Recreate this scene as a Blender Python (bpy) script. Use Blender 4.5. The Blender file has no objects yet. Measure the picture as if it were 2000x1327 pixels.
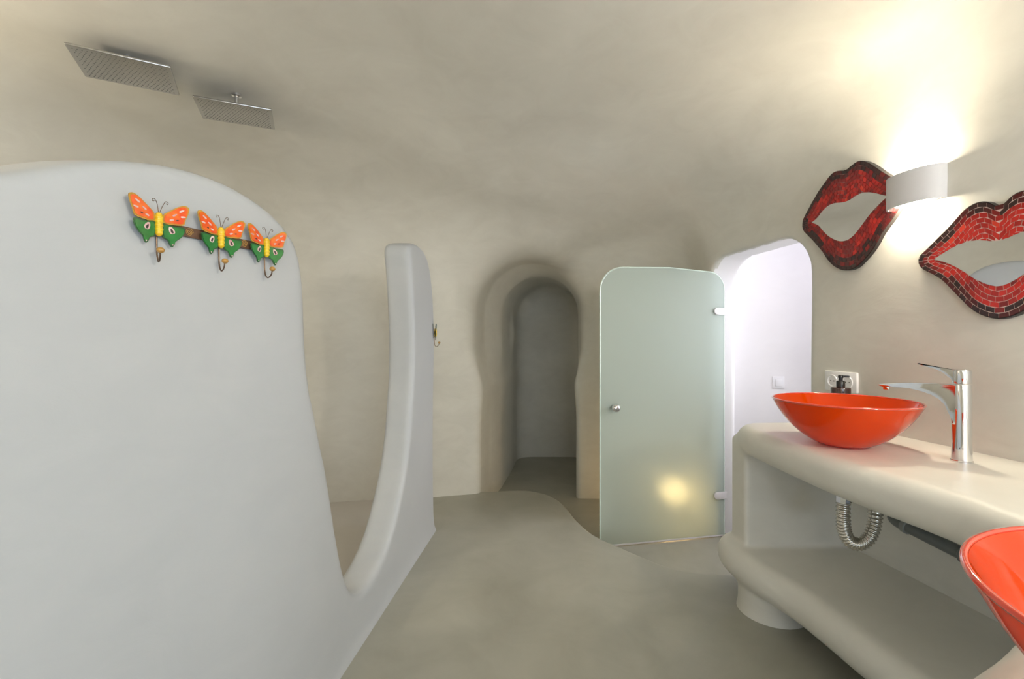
import bpy, bmesh, math, random
import numpy as np
from mathutils import Vector, Matrix
random.seed(4)
rng = np.random.RandomState(4)
PI = math.pi
S = bpy.context.scene
COL = S.collection
FPX, EYE = 920.0, 1.19

# ---------------------------------------------------------------- camera, world, lights, exposure
cd = bpy.data.cameras.new('camera'); cam = bpy.data.objects.new('camera', cd); COL.objects.link(cam)
cam.location = (0, 0, EYE); cam.rotation_euler = (PI/2, 0, 0)
cd.sensor_fit = 'HORIZONTAL'; cd.sensor_width = 36.0; cd.lens = 36.0*FPX/2000.0
cd.clip_start = 0.02; cd.clip_end = 60
S.camera = cam
W = bpy.data.worlds.new('world'); S.world = W; W.use_nodes = True
W.node_tree.nodes['Background'].inputs[0].default_value = (0.72, 0.85, 1.0, 1)
W.node_tree.nodes['Background'].inputs[1].default_value = 1.2
S.view_settings.view_transform = 'Standard'; S.view_settings.look = 'None'
S.view_settings.exposure = 0.22; S.view_settings.gamma = 1.0
S.view_settings.use_curve_mapping = False
S.cycles.max_bounces = 14; S.cycles.diffuse_bounces = 7; S.cycles.glossy_bounces = 5
S.cycles.transmission_bounces = 8; S.cycles.caustics_refractive = False; S.cycles.caustics_reflective = False
S.cycles.sample_clamp_indirect = 6.0
S.cycles.use_denoising = True

def area(name, loc, target, sx, sy, power, color, spread=PI):
    l = bpy.data.lights.new(name, 'AREA'); l.shape = 'RECTANGLE'; l.size = sx; l.size_y = sy
    l.energy = power; l.color = color; l.spread = spread
    o = bpy.data.objects.new(name, l); COL.objects.link(o); o.location = loc
    o.rotation_euler = (Vector(target)-Vector(loc)).to_track_quat('-Z', 'Y').to_euler()
    return o
def point(name, loc, power, color, r=.05):
    l = bpy.data.lights.new(name, 'POINT'); l.energy = power; l.color = color; l.shadow_soft_size = r
    o = bpy.data.objects.new(name, l); COL.objects.link(o); o.location = loc
    return o
area('window_daylight', (.85, -1.75, 1.10), (-.1, 1.6, 1.2), 1.5, 1.75, 37, (0.74, 0.86, 1.0))
area('hall_daylight', (1.95, 1.75, 1.5), (1.9, 3.4, .9), .45, 1.5, 6, (0.90, 0.88, 1.0))
area('hall_doorway_daylight', (2.46, 2.75, 1.15), (-.5, 2.65, .85), 1.0, 1.7, 12, (.98, .98, 1.0), math.radians(100))  # unseen panel added to push hall daylight through the doorway onto the horn
point('hall_fill_light', (2.15, 2.35, 2.0), 3.5, (.97, .95, 1.0), .08)  # added fill, no fixture: spills hall light onto the lower floor
point('shower_lamp_light', (-1.90, .85, 1.80), 18, (1.0, 0.86, 0.66), .08)
point('near_wall_fill_light', (1.62, -.35, 1.90), 56, (1.0, 0.92, 0.80), .08)  # unseen fill added beside the right wall to lift ceiling and walls
point('rear_fill_light', (-.2, -1.2, 2.0), 11, (1.0, 0.97, 0.92), .15)  # unseen fill added behind the camera, stands for no actual lamp

# ---------------------------------------------------------------- materials
def mat(name):
    m = bpy.data.materials.new(name); m.use_nodes = True
    nt = m.node_tree; return m, nt, nt.nodes['Principled BSDF']
def simple(name, col, rough=.5, metal=0.0, coat=0.0, bump=0.0, scale=200, var=0.06):
    m, nt, b = mat(name)
    b.inputs['Roughness'].default_value = rough; b.inputs['Metallic'].default_value = metal
    b.inputs['Coat Weight'].default_value = coat; b.inputs['Coat Roughness'].default_value = .05
    n = nt.nodes.new('ShaderNodeTexNoise'); n.inputs['Scale'].default_value = scale; n.inputs['Detail'].default_value = 3
    tc = nt.nodes.new('ShaderNodeTexCoord'); nt.links.new(tc.outputs['Object'], n.inputs['Vector'])
    r = nt.nodes.new('ShaderNodeValToRGB')
    r.color_ramp.elements[0].color = [c*(1-var) for c in col]+[1]; r.color_ramp.elements[1].color = [min(1, c*(1+var)) for c in col]+[1]
    nt.links.new(n.outputs['Fac'], r.inputs['Fac']); nt.links.new(r.outputs['Color'], b.inputs['Base Color'])
    if bump:
        bp = nt.nodes.new('ShaderNodeBump'); bp.inputs['Strength'].default_value = bump; bp.inputs['Distance'].default_value = .002
        nt.links.new(n.outputs['Fac'], bp.inputs['Height']); nt.links.new(bp.outputs['Normal'], b.inputs['Normal'])
    return m
def plaster(name, c0, c1, rough=.5, big=1.6, streak=0.4, bump=.07, spec=.35):
    """trowelled tinted plaster: broad soft clouds plus finer smeared trowel marks"""
    m, nt, b = mat(name); N = nt.nodes; L = nt.links
    tc = N.new('ShaderNodeTexCoord')
    n1 = N.new('ShaderNodeTexNoise'); n1.inputs['Scale'].default_value = big; n1.inputs['Detail'].default_value = 5
    n1.inputs['Distortion'].default_value = .8; L.new(tc.outputs['Object'], n1.inputs['Vector'])
    mp = N.new('ShaderNodeMapping'); mp.inputs['Scale'].default_value = (2.0, 2.0, 4); mp.inputs['Rotation'].default_value = (.2, .35, .1)
    L.new(tc.outputs['Object'], mp.inputs['Vector'])
    n2 = N.new('ShaderNodeTexNoise'); n2.inputs['Scale'].default_value = 2.2; n2.inputs['Detail'].default_value = 8
    n2.inputs['Roughness'].default_value = .62; n2.inputs['Distortion'].default_value = 1.2; L.new(mp.outputs['Vector'], n2.inputs['Vector'])
    mx = N.new('ShaderNodeMix'); mx.data_type = 'FLOAT'; mx.inputs[0].default_value = streak
    L.new(n1.outputs['Fac'], mx.inputs[2]); L.new(n2.outputs['Fac'], mx.inputs[3])
    r = N.new('ShaderNodeValToRGB'); r.color_ramp.elements[0].position = .32; r.color_ramp.elements[1].position = .68
    r.color_ramp.elements[0].color = list(c0)+[1]; r.color_ramp.elements[1].color = list(c1)+[1]
    L.new(mx.outputs[0], r.inputs['Fac']); L.new(r.outputs['Color'], b.inputs['Base Color'])
    rr = N.new('ShaderNodeMapRange'); rr.inputs[3].default_value = rough-.08; rr.inputs[4].default_value = rough+.1
    L.new(n2.outputs['Fac'], rr.inputs[0]); L.new(rr.outputs[0], b.inputs['Roughness'])
    b.inputs['Specular IOR Level'].default_value = spec
    bp = N.new('ShaderNodeBump'); bp.inputs['Strength'].default_value = bump; bp.inputs['Distance'].default_value = .02
    L.new(n2.outputs['Fac'], bp.inputs['Height']); L.new(bp.outputs['Normal'], b.inputs['Normal'])
    return m
M = {}
M['wall'] = plaster('plaster_beige', (.595, .582, .53), (.71, .70, .645), .5)
M['hall'] = plaster('plaster_white', (.80, .79, .80), (.84, .83, .845), .6, bump=.03)
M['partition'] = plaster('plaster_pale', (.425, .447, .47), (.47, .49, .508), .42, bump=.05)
M['vanity'] = plaster('plaster_cream', (.67, .655, .60), (.76, .745, .69), .38, big=2.2, bump=.05, spec=.5)
M['floor'] = plaster('cement_floor', (.305, .30, .25), (.40, .395, .338), .42, big=2.6, bump=.05, spec=.5)
M['tray'] = plaster('cement_tray', (.52, .49, .45), (.60, .57, .53), .45, bump=.04)
M['chrome'] = simple('chrome', (.80, .80, .82), .07, 1.0, scale=30, var=.02)
M['steel'] = simple('brushed_steel', (.48, .48, .48), .22, 1.0, scale=120, var=.1)
M['nozzle'] = simple('grey_rubber', (.13, .13, .13), .6)
M['flex'] = simple('flexible_metal', (.62, .60, .55), .22, 1.0, scale=60, var=.05)
M['plastic'] = simple('grey_plastic', (.15, .165, .165), .42, scale=60, var=.1)
M['plastic_joint'] = simple('pale_grey_plastic', (.26, .28, .27), .42, scale=60, var=.1)
M['white'] = simple('white_plastic', (.80, .80, .82), .3, scale=50, var=.01)
M['satin'] = simple('satin_white_metal', (.82, .80, .82), .3, .3, scale=50, var=.02)
M['lampwhite'] = simple('matt_white_plaster', (.62, .62, .645), .7, scale=80, var=.02)
M['black'] = simple('black_plastic', (.008, .008, .009), .28, scale=80, var=.1)
M['amber'] = simple('dark_amber', (.035, .008, .006), .12, coat=.8, scale=30, var=.2)
M['hole'] = simple('dark_hole', (.03, .03, .03), .6)
M['board'] = simple('black_board', (.018, .014, .014), .4)
M['grout'] = simple('grey_pink_grout', (.78, .62, .57), .7, scale=300, var=.15)
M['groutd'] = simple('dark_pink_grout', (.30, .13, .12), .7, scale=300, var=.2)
for i, c in enumerate([(.030, .008, .008), (.075, .006, .006), (.20, .006, .006), (.36, .010, .007), (.50, .016, .010), (.62, .04, .018)]):
    M['tile%d' % i] = simple('mosaic_glass_%s' % 'black maroon darkred red scarlet bright'.split()[i], c, .16, coat=.4, scale=45, var=.2)
m, nt, b = mat('mirror'); b.inputs['Base Color'].default_value = (.86, .87, .86, 1); b.inputs['Metallic'].default_value = 1; b.inputs['Roughness'].default_value = .02; M['mirror'] = m
def enamel(name, base, edge, spots=None, v=.3):
    m, nt, b = mat(name); N = nt.nodes; L = nt.links
    tc = N.new('ShaderNodeTexCoord'); n = N.new('ShaderNodeTexNoise'); n.inputs['Scale'].default_value = 55; n.inputs['Detail'].default_value = 2
    L.new(tc.outputs['Object'], n.inputs['Vector'])
    r = N.new('ShaderNodeValToRGB'); r.color_ramp.elements[0].position = .35; r.color_ramp.elements[1].position = .72
    r.color_ramp.elements[0].color = list(base)+[1]; r.color_ramp.elements[1].color = list(edge)+[1]
    L.new(n.outputs['Fac'], r.inputs['Fac']); L.new(r.outputs['Color'], b.inputs['Base Color'])
    b.inputs['Roughness'].default_value = .25; b.inputs['Coat Weight'].default_value = .6
    return m
M['orange'] = enamel('orange_enamel', (.72, .06, .005), (.78, .17, .008))
M['orange_rim'] = enamel('ochre_rim', (.42, .22, .02), (.55, .30, .03))
M['green'] = enamel('green_enamel', (.004, .14, .018), (.01, .20, .03))
M['green_rim'] = enamel('dark_green_rim', (.004, .07, .015), (.01, .10, .02))
M['yellow'] = enamel('yellow_enamel', (.75, .55, .01), (.80, .45, .01))
M['petal'] = enamel('pale_petal_paint', (.75, .62, .58), (.55, .28, .30))
M['dark'] = simple('black_paint', (.03, .02, .02), .4)
M['wire'] = simple('bronze_wire', (.16, .105, .07), .35, .7)
M['knobwood'] = simple('ochre_wooden_knob', (.42, .22, .045), .35, coat=.3, scale=150, var=.3)
M['barbrown'] = simple('brown_painted_bar', (.11, .055, .03), .45, scale=120, var=.4)
M['gold'] = simple('gold_line', (.55, .33, .08), .4)
M['bluegrey'] = simple('blue_green_enamel', (.05, .10, .09), .3, coat=.5)

m, nt, b = mat('orange_glass'); N = nt.nodes; L = nt.links
b.inputs['Specular IOR Level'].default_value = .15; b.inputs['Base Color'].default_value = (.93, .085, .001, 1); b.inputs['Roughness'].default_value = .08
tr = N.new('ShaderNodeBsdfTranslucent'); tr.inputs['Color'].default_value = (1.0, .13, .004, 1)
mx = N.new('ShaderNodeMixShader'); mx.inputs[0].default_value = .5
L.new(b.outputs[0], mx.inputs[1]); L.new(tr.outputs[0], mx.inputs[2])
gl = N.new('ShaderNodeBsdfGlossy'); gl.inputs['Roughness'].default_value = .03
fr = N.new('ShaderNodeFresnel'); fr.inputs[0].default_value = 1.34
m2 = N.new('ShaderNodeMixShader'); L.new(fr.outputs[0], m2.inputs[0]); L.new(mx.outputs[0], m2.inputs[1]); L.new(gl.outputs[0], m2.inputs[2])
L.new(m2.outputs[0], N['Material Output'].inputs['Surface']); M['basin'] = m
m, nt, b = mat('clear_red_rim'); b.inputs['Base Color'].default_value = (.93, .07, .025, 1); b.inputs['Roughness'].default_value = .05
b.inputs['Transmission Weight'].default_value = .3; b.inputs['Coat Weight'].default_value = 1; M['rim'] = m

m, nt, b = mat('frosted_glass'); N = nt.nodes; L = nt.links
b.inputs['Base Color'].default_value = (.80, .93, .86, 1); b.inputs['Roughness'].default_value = .36
b.inputs['Transmission Weight'].default_value = 1.0; b.inputs['IOR'].default_value = 1.45
df = N.new('ShaderNodeBsdfDiffuse'); df.inputs['Color'].default_value = (.78, .87, .83, 1)
tl = N.new('ShaderNodeBsdfTranslucent'); tl.inputs['Color'].default_value = (.88, .97, .93, 1)
ma = N.new('ShaderNodeMixShader'); ma.inputs[0].default_value = .5; L.new(df.outputs[0], ma.inputs[1]); L.new(tl.outputs[0], ma.inputs[2])
mb = N.new('ShaderNodeMixShader'); mb.inputs[0].default_value = .62; L.new(b.outputs[0], mb.inputs[1]); L.new(ma.outputs[0], mb.inputs[2])
L.new(mb.outputs[0], N['Material Output'].inputs['Surface']); M['frost'] = m
M['edge'] = simple('pale_glass_edge', (.62, .74, .68), .15, coat=.5, var=.02)
def emit(name, col, s):
    m, nt, b = mat(name); b.inputs['Base Color'].default_value = (.8, .8, .8, 1)
    b.inputs['Emission Color'].default_value = list(col)+[1]; b.inputs['Emission Strength'].default_value = s; return m
M['bulb'] = emit('warm_bulb', (1.0, .87, .66), 300)
M['globe'] = emit('warm_globe', (1.0, .64, .28), 9)

# ---------------------------------------------------------------- object helpers
def link(name, me, material=None, parent=None, smooth=False, auto=None):
    o = bpy.data.objects.new(name, me); COL.objects.link(o)
    if material is not None: me.materials.append(M[material])
    if parent is not None: o.parent = parent
    if smooth:
        for p in me.polygons: p.use_smooth = True
        if auto is not None:
            me.set_sharp_from_angle(angle=math.radians(auto))
    return o
def obj(name, bm, material, parent=None, smooth=True, auto=40):
    bmesh.ops.recalc_face_normals(bm, faces=bm.faces)
    me = bpy.data.meshes.new(name); bm.to_mesh(me); bm.free()
    return link(name, me, material, parent, smooth, auto)
def thing(name, label, cat, loc=(0, 0, 0), rot=None, group=None):
    o = bpy.data.objects.new(name, None); COL.objects.link(o); o.empty_display_size = .05
    if rot is None: o.location = loc
    else: o.matrix_world = Matrix.Translation(Vector(loc)) @ rot
    return tag(o, label, cat, group)
def tag(o, label, cat, group=None):
    o['label'] = label; o['category'] = cat
    if group: o['group'] = group
    return o
def struct(o, label=None):
    o['kind'] = 'structure'
    if label: o['label'] = label
    return o
def box(bm, c, s, bev=0, seg=2, rot=None):
    m = Matrix.Translation(Vector(c))
    if rot is not None: m = m @ rot.to_4x4()
    r = bmesh.ops.create_cube(bm, size=1, matrix=m @ Matrix.Diagonal((s[0], s[1], s[2], 1)))
    if bev:
        es = list({e for v in r['verts'] for e in v.link_edges})
        bmesh.ops.bevel(bm, geom=es, offset=bev, segments=seg, profile=.5, affect='EDGES')
def lathe(bm, prof, c=(0, 0, 0), n=48, M4=None):
    rings = []
    for r, z in prof:
        ring = []
        if r < 1e-6: ring = [bm.verts.new((c[0], c[1], c[2]+z))]*n
        else:
            for i in range(n):
                a = 2*PI*i/n; ring.append(bm.verts.new((c[0]+r*math.cos(a), c[1]+r*math.sin(a), c[2]+z)))
        rings.append(ring)
    for a, b_ in zip(rings[:-1], rings[1:]):
        for i in range(n):
            j = (i+1) % n; vs = []
            for v in (a[i], a[j], b_[j], b_[i]):
                if v not in vs: vs.append(v)
            if len(vs) > 2:
                try: bm.faces.new(vs)
                except ValueError: pass
    if M4 is not None:
        bmesh.ops.transform(bm, matrix=M4, verts=list({v for r in rings for v in r}))
def tube(bm, pts, rad, n=12, cap=True):
    pts = [Vector(p) for p in pts]; k = len(pts)
    rad = [rad]*k if isinstance(rad, (int, float)) else rad
    tan = [(pts[min(i+1, k-1)]-pts[max(i-1, 0)]).normalized() for i in range(k)]
    up = Vector((0, 0, 1)) if abs(tan[0].z) < .9 else Vector((1, 0, 0))
    nrm = tan[0].cross(up).normalized(); rings = []
    for i in range(k):
        nrm = (nrm-tan[i]*nrm.dot(tan[i])).normalized(); bi = tan[i].cross(nrm)
        rings.append([bm.verts.new(pts[i]+rad[i]*(nrm*math.cos(2*PI*j/n)+bi*math.sin(2*PI*j/n))) for j in range(n)])
    for a, b_ in zip(rings[:-1], rings[1:]):
        for j in range(n): bm.faces.new((a[j], a[(j+1) % n], b_[(j+1) % n], b_[j]))
    if cap: bm.faces.new(rings[0][::-1]); bm.faces.new(rings[-1])
def ball(bm, c, r, s=(1, 1, 1), seg=20):
    bmesh.ops.create_uvsphere(bm, u_segments=seg, v_segments=seg//2, radius=r, matrix=Matrix.Translation(Vector(c)) @ Matrix.Diagonal((s[0], s[1], s[2], 1)))
def prism(bm, poly, z0, z1, bev=0):
    """polygon in local xy extruded from z0 to z1, its top edge bevelled"""
    lo = [bm.verts.new((x, y, z0)) for x, y in poly]; hi = [bm.verts.new((x, y, z1)) for x, y in poly]
    f = bm.faces.new(hi); bm.faces.new(lo[::-1])
    for i in range(len(poly)):
        j = (i+1) % len(poly); bm.faces.new((lo[i], lo[j], hi[j], hi[i]))
    if bev: bmesh.ops.bevel(bm, geom=list(f.edges), offset=bev, segments=2, profile=.5, affect='EDGES')
def spline(P, n=8, closed=False):
    P = [np.array(p, float) for p in P]; out = []; k = len(P)
    rngs = range(k) if closed else range(k-1)
    for i in rngs:
        p0 = P[(i-1) % k] if closed or i > 0 else 2*P[0]-P[1]
        p1, p2 = P[i], P[(i+1) % k]
        p3 = P[(i+2) % k] if closed or i+2 < k else 2*P[-1]-P[-2]
        for j in range(n):
            t = j/n
            out.append(.5*((2*p1)+(-p0+p2)*t+(2*p0-5*p1+4*p2-p3)*t*t+(-p0+3*p1-3*p2+p3)*t**3))
    if not closed: out.append(P[-1])
    return out

# ---------------------------------------------------------------- soft plaster forms: distance fields meshed by surface nets
def sdf_poly(pts, X, Y):
    d = np.full(X.shape, 1e9); inside = np.zeros(X.shape, bool); n = len(pts)
    for i in range(n):
        ax, ay = pts[i]; bx, by = pts[(i+1) % n]; ex, ey = bx-ax, by-ay
        wx, wy = X-ax, Y-ay
        t = np.clip((wx*ex+wy*ey)/(ex*ex+ey*ey+1e-12), 0, 1)
        d = np.minimum(d, (wx-ex*t)**2+(wy-ey*t)**2)
        c = ((ay > Y) != (by > Y)) & (X < (bx-ax)*(Y-ay)/((by-ay) if by != ay else 1e-12)+ax)
        inside ^= c
    d = np.sqrt(d); return np.where(inside, -d, d).astype(np.float32)
def blur2(A, k):
    w = np.exp(-np.linspace(-2, 2, 2*k+1)**2); w /= w.sum()
    for ax in (0, 1):
        P = np.pad(A, [(k, k) if a == ax else (0, 0) for a in (0, 1)], mode='reflect', reflect_type='odd')
        out = np.zeros_like(A)
        for i, wi in enumerate(w):
            sl = [slice(None)]*2; sl[ax] = slice(i, i+A.shape[ax]); out += wi*P[tuple(sl)]
        A = out
    return A.astype(np.float32)
def smin(a, b, k):
    h = np.maximum(k-np.abs(a-b), 0)/k
    return np.minimum(a, b)-h*h*k*.25
def smax(a, b, k): return -smin(-a, -b, k)
def tri(F, o, h, P):
    g = (P-o)/h; g = np.clip(g, 0, np.array(F.shape)-1.001); i = g.astype(int); f = g-i
    r = 0
    for dx in (0, 1):
        for dy in (0, 1):
            for dz in (0, 1):
                r = r+F[i[:, 0]+dx, i[:, 1]+dy, i[:, 2]+dz]*np.abs(1-dx-f[:, 0])*np.abs(1-dy-f[:, 1])*np.abs(1-dz-f[:, 2])
    return r
def nets(F, o, h):
    """quads on F = 0; returns vertices, faces, normals (towards F > 0)"""
    s = F < 0
    c = s[:-1, :-1, :-1].astype(np.int8)
    for dx in (0, 1):
        for dy in (0, 1):
            for dz in (0, 1):
                if dx+dy+dz: c = c+s[dx:F.shape[0]-1+dx, dy:F.shape[1]-1+dy, dz:F.shape[2]-1+dz]
    act = (c > 0) & (c < 8); I = np.argwhere(act)
    idx = np.full(act.shape, -1, np.int32); idx[act] = np.arange(len(I)); del c, act
    corners = [(a, b_, d) for a in (0, 1) for b_ in (0, 1) for d in (0, 1)]
    V = {q: F[I[:, 0]+q[0], I[:, 1]+q[1], I[:, 2]+q[2]] for q in corners}
    acc = np.zeros((len(I), 3)); cnt = np.zeros(len(I))
    for q in corners:
        for ax in range(3):
            if q[ax] == 0:
                q2 = list(q); q2[ax] = 1; q2 = tuple(q2); a, b_ = V[q], V[q2]
                m = (a < 0) != (b_ < 0); t = np.where(m, a/np.where(m, a-b_, 1), 0)
                p = np.array(q, float)[None, :].repeat(len(I), 0); p[:, ax] += t
                acc[m] += p[m]; cnt[m] += 1
    P = o+(I+acc/cnt[:, None])*h
    quads = []
    for ax in range(3):
        a1, a2 = [(1, 2), (2, 0), (0, 1)][ax]
        lo = [slice(1, -1)]*3; lo[ax] = slice(0, -1); hi = list(lo); hi[ax] = slice(1, None)
        A = s[tuple(lo)]; B = s[tuple(hi)]; E = np.argwhere(A != B); st = A[A != B]
        off = np.ones(3, int); off[ax] = 0; E = E+off
        def g(d1, d2):
            J = E.copy(); J[:, a1] -= d1; J[:, a2] -= d2; return idx[J[:, 0], J[:, 1], J[:, 2]]
        Q = np.stack([g(1, 1), g(0, 1), g(0, 0), g(1, 0)], 1)
        Q[~st] = Q[~st][:, ::-1]; quads.append(Q)
    Q = np.concatenate(quads)
    e = h
    G = np.stack([tri(F, o, h, P+np.eye(3)[i]*e)-tri(F, o, h, P-np.eye(3)[i]*e) for i in range(3)], 1)
    G /= np.linalg.norm(G, axis=1, keepdims=True)+1e-9
    return P, Q, G
def mesh_np(name, P, Q, Nn, flip=False):
    used = np.unique(Q); remap = np.full(len(P), -1, np.int64); remap[used] = np.arange(len(used))
    P = P[used]; Nn = Nn[used]; Q = remap[Q]
    if flip: Q = Q[:, ::-1]; Nn = -Nn
    me = bpy.data.meshes.new(name); me.vertices.add(len(P)); me.vertices.foreach_set('co', P.astype(np.float32).ravel())
    me.loops.add(len(Q)*4); me.loops.foreach_set('vertex_index', Q.astype(np.int32).ravel())
    me.polygons.add(len(Q)); me.polygons.foreach_set('loop_start', np.arange(0, len(Q)*4, 4, dtype=np.int32))
    me.update(calc_edges=True); me.validate()
    me.polygons.foreach_set('use_smooth', np.ones(len(me.polygons), bool))
    if len(me.vertices) == len(Nn): me.normals_split_custom_set_from_vertices(Nn.tolist())
    return me

# ---------------------------------------------------------------- room shell (the air of the cave, seen from inside)
def wall_x(y): return 1.831-.141*y                     # plan line of the right wall
h = .0175
o = np.array([-2.55, -1.62, -.24]); shp = (int(5.15/h), int(7.45/h), int(2.80/h))
x = (o[0]+np.arange(shp[0])*h).astype(np.float32); y = (o[1]+np.arange(shp[1])*h).astype(np.float32); z = (o[2]+np.arange(shp[2])*h).astype(np.float32)
X2, Y2 = np.meshgrid(x, y, indexing='ij')
plan = [(wall_x(-1.5), -1.5), (wall_x(3.3), 3.3), (1.39, 3.6), (1.32, 4.0), (.5, 4.03), (.42, 3.95), (.3, 3.75), (-.27, 3.63), (-.58, 3.55), (-1.2, 3.44), (-1.95, 3.28), (-2.2, 2.6), (-2.2, .3), (-2.25, -1.5)]
d2 = blur2(sdf_poly(plan, X2, Y2), 7)
zc = 2.40-.13*np.maximum(0, Y2-1.9)**2-.06*np.maximum(0, -X2-.4)-.03*np.maximum(0, X2-.9)
zc = zc-.075*np.exp(-((X2+1.4)**2+(Y2-1.95)**2)/.5)
zc = np.maximum(zc, 1.55)
zc = zc+.03*np.sin(2.1*X2+.7)*np.sin(1.7*Y2+.3)
X, Y, Z = x[:, None, None], y[None, :, None], z[None, None, :]
F = smax(d2[:, :, None]+0*Z, Z-zc[:, :, None], .42)
F += (.012*np.sin(2.9*X+.5)*np.sin(3.7*Y+1.1)*np.sin(3.1*Z+.4)+.005*np.sin(7.3*X+1)*np.sin(6.1*Y)*np.sin(8.3*Z+2)).astype(np.float32)
# passage to the dark inner room
yl = np.array([3.4, 3.65, 3.95, 4.3, 4.9, 5.6]); xl = np.interp(y, yl, [-.30, -.245, -.19, -.10, .0, .09]); xr = np.interp(y, yl, [.50, .51, .53, .60, .72, .87])
xc = ((xl+xr)/2)[None, :, None].astype(np.float32); hw = ((xr-xl)/2)[None, :, None].astype(np.float32)
wz = (-.014*np.exp(-((z-.80)/.16)**2)+.055*np.clip((z-.82)/.3, 0, 1)-.0*np.clip((z-1.3)/.3, 0, 1))[None, None, :].astype(np.float32)
fade = np.clip((4.35-y)/.35, 0, 1)[None, :, None].astype(np.float32)
w = hw+np.minimum(wz, 0)+np.maximum(wz, 0)*fade
zt = 1.42
dx = np.abs(X-xc)
up = np.sqrt(dx**2+(np.maximum(Z-zt, 0)*1.0)**2)-w
P_ = smax(up, np.maximum(3.5-Y, Y-5.45)+0*X, .18)
lump = np.sqrt((X+.095)**2+(Y-4.9)**2+((Z-1.25)*.7)**2)-.10
P_ = smax(P_, -lump, .10)
kz = (.05+.14*np.clip((z-.95)/.7, 0, 1))[None, None, :].astype(np.float32)
F = smin(F, P_, kz); del P_, up, lump, dx, w
# arched opening in the right wall and the hall beyond
ry, rz = np.abs(Y-2.84)-.465, Z-1.74
r = .22
q1 = np.maximum(ry+r, 0); q2 = np.maximum(rz+r, 0)
D = np.sqrt(q1**2+q2**2)+np.minimum(np.maximum(ry+r, rz+r), 0)-r
pp = (X-wall_x(Y))*.99
D = np.maximum(D+0*X, np.maximum(pp-.3, -.25-pp)+0*Z)
F = smin(F, D, .02)
hall = smax(np.maximum(np.maximum(.2-pp, X-2.5), np.maximum(Y-3.5, 1.72-Y))+0*Z, Z-2.2+0*X, .1)
F = np.minimum(F, hall).astype(np.float32); del D, hall
# window opening behind the camera
win = np.maximum(np.maximum(np.abs(X-.85)-.75, np.abs(Z-1.10)-.875)+0*Y, Y+1.2+0*X)
F = smin(F, win, .03).astype(np.float32); del win
SP, SQ, SN = nets(F, o, h)
c = SP[SQ].mean(1); nn = -SN[SQ].mean(1)               # air side normals
px_ = c[:, 0]-wall_x(c[:, 1])
is_hall = (px_ > .03) & (c[:, 1] > 1.6) & (c[:, 1] < 3.55) & ((c[:, 1] < 3.32) | (c[:, 0] > 1.44))
is_pass = (~is_hall) & (c[:, 1] > 3.72) & (c[:, 0] < .95)
is_ceil = (~is_hall) & (~is_pass) & (nn[:, 2] < -.62) & (c[:, 2] > 1.7)
rest = ~(is_hall | is_pass | is_ceil)
ang = np.arctan2(c[:, 1]-1.2, c[:, 0])
is_right = rest & (c[:, 0] > 1.0) & (c[:, 1] < 3.45)
is_left = rest & (c[:, 0] < -1.9) & (c[:, 1] > -1.3)
is_front = rest & ~is_right & ~is_left & (c[:, 1] < 0)
is_back = rest & ~(is_right | is_left | is_front)
for nm, msk, mt in (('wall_hall', is_hall, 'hall'), ('wall_passage', is_pass, 'wall'), ('ceiling', is_ceil, 'wall'), ('wall_right', is_right, 'wall'),
                    ('wall_left', is_left, 'wall'), ('wall_front', is_front, 'wall'), ('wall_back', is_back, 'wall')):
    if msk.any(): struct(link(nm, mesh_np(nm, SP, SQ[msk], SN, flip=True), mt))
def ceiling_z(px, py):
    zz = np.linspace(1.5, 2.6, 200); P = np.stack([np.full(200, px), np.full(200, py), zz], 1); v = tri(F, o, h, P)
    return float(zz[np.argmax(v > 0)])
SHELL = (F, o.copy(), h)
def wall_hit(p, d):
    """first point on the shell along direction d"""
    p = np.array(p, float); d = np.array(d, float); d /= np.linalg.norm(d); t = np.linspace(0, 3, 1500)
    v = tri(SHELL[0], SHELL[1], SHELL[2], p+t[:, None]*d); i = int(np.argmax(v > 0)); return Vector(p+t[i]*d)

# floors: lower floor slab and the raised platform with its soft curved edge
bm = bmesh.new(); box(bm, (.3, 2.2, -.22), (6, 8.2, .10)); struct(obj('floor', bm, 'floor', smooth=False))
edge = spline([(-2.6, 3.9), (-.6, 3.9), (-.38, 3.78), (-.25, 3.69), (-.1, 3.70), (.08, 3.72), (.23, 3.655), (.335, 3.51), (.392, 3.30), (.435, 3.067), (.505, 2.866), (.63, 2.69), (.81, 2.477), (.944, 2.41), (1.07, 2.395), (1.35, 2.37), (1.75, 2.36)], 6)
edge = [tuple(p) for p in edge]+[(2.4, 2.3), (2.4, -1.62), (-2.6, -1.62)]
bm = bmesh.new(); R = .018; rings = []
pe = np.array(edge); ar = .5*np.sum(pe[:, 0]*np.roll(pe[:, 1], -1)-np.roll(pe[:, 0], -1)*pe[:, 1])
if ar < 0: pe = pe[::-1]
tg = np.roll(pe, -1, 0)-np.roll(pe, 1, 0); tg /= np.linalg.norm(tg, axis=1, keepdims=True); no = np.stack([-tg[:, 1], tg[:, 0]], 1)
for a in (None, 0, 22.5, 45, 67.5, 90):
    if a is None: off, zz = 0, -.2
    else: off, zz = R*(1-math.cos(math.radians(a))), -R+R*math.sin(math.radians(a))
    rings.append([bm.verts.new((p[0], p[1], zz)) for p in pe+no*off])
for A, B in zip(rings[:-1], rings[1:]):
    for i in range(len(pe)): bm.faces.new((A[i], A[(i+1) % len(pe)], B[(i+1) % len(pe)], B[i]))
bm.faces.new(rings[-1])
struct(obj('floor_platform', bm, 'floor', auto=50))
# shower tray floor, a slightly paler screed
bm = bmesh.new(); prism(bm, [(-2.35, .2), (-1.0, .2), (-.75, 1.2), (-.62, 2.4), (-.60, 3.7), (-2.35, 3.6)], -.01, .006)
struct(obj('floor_shower', bm, 'tray', smooth=False))

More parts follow.
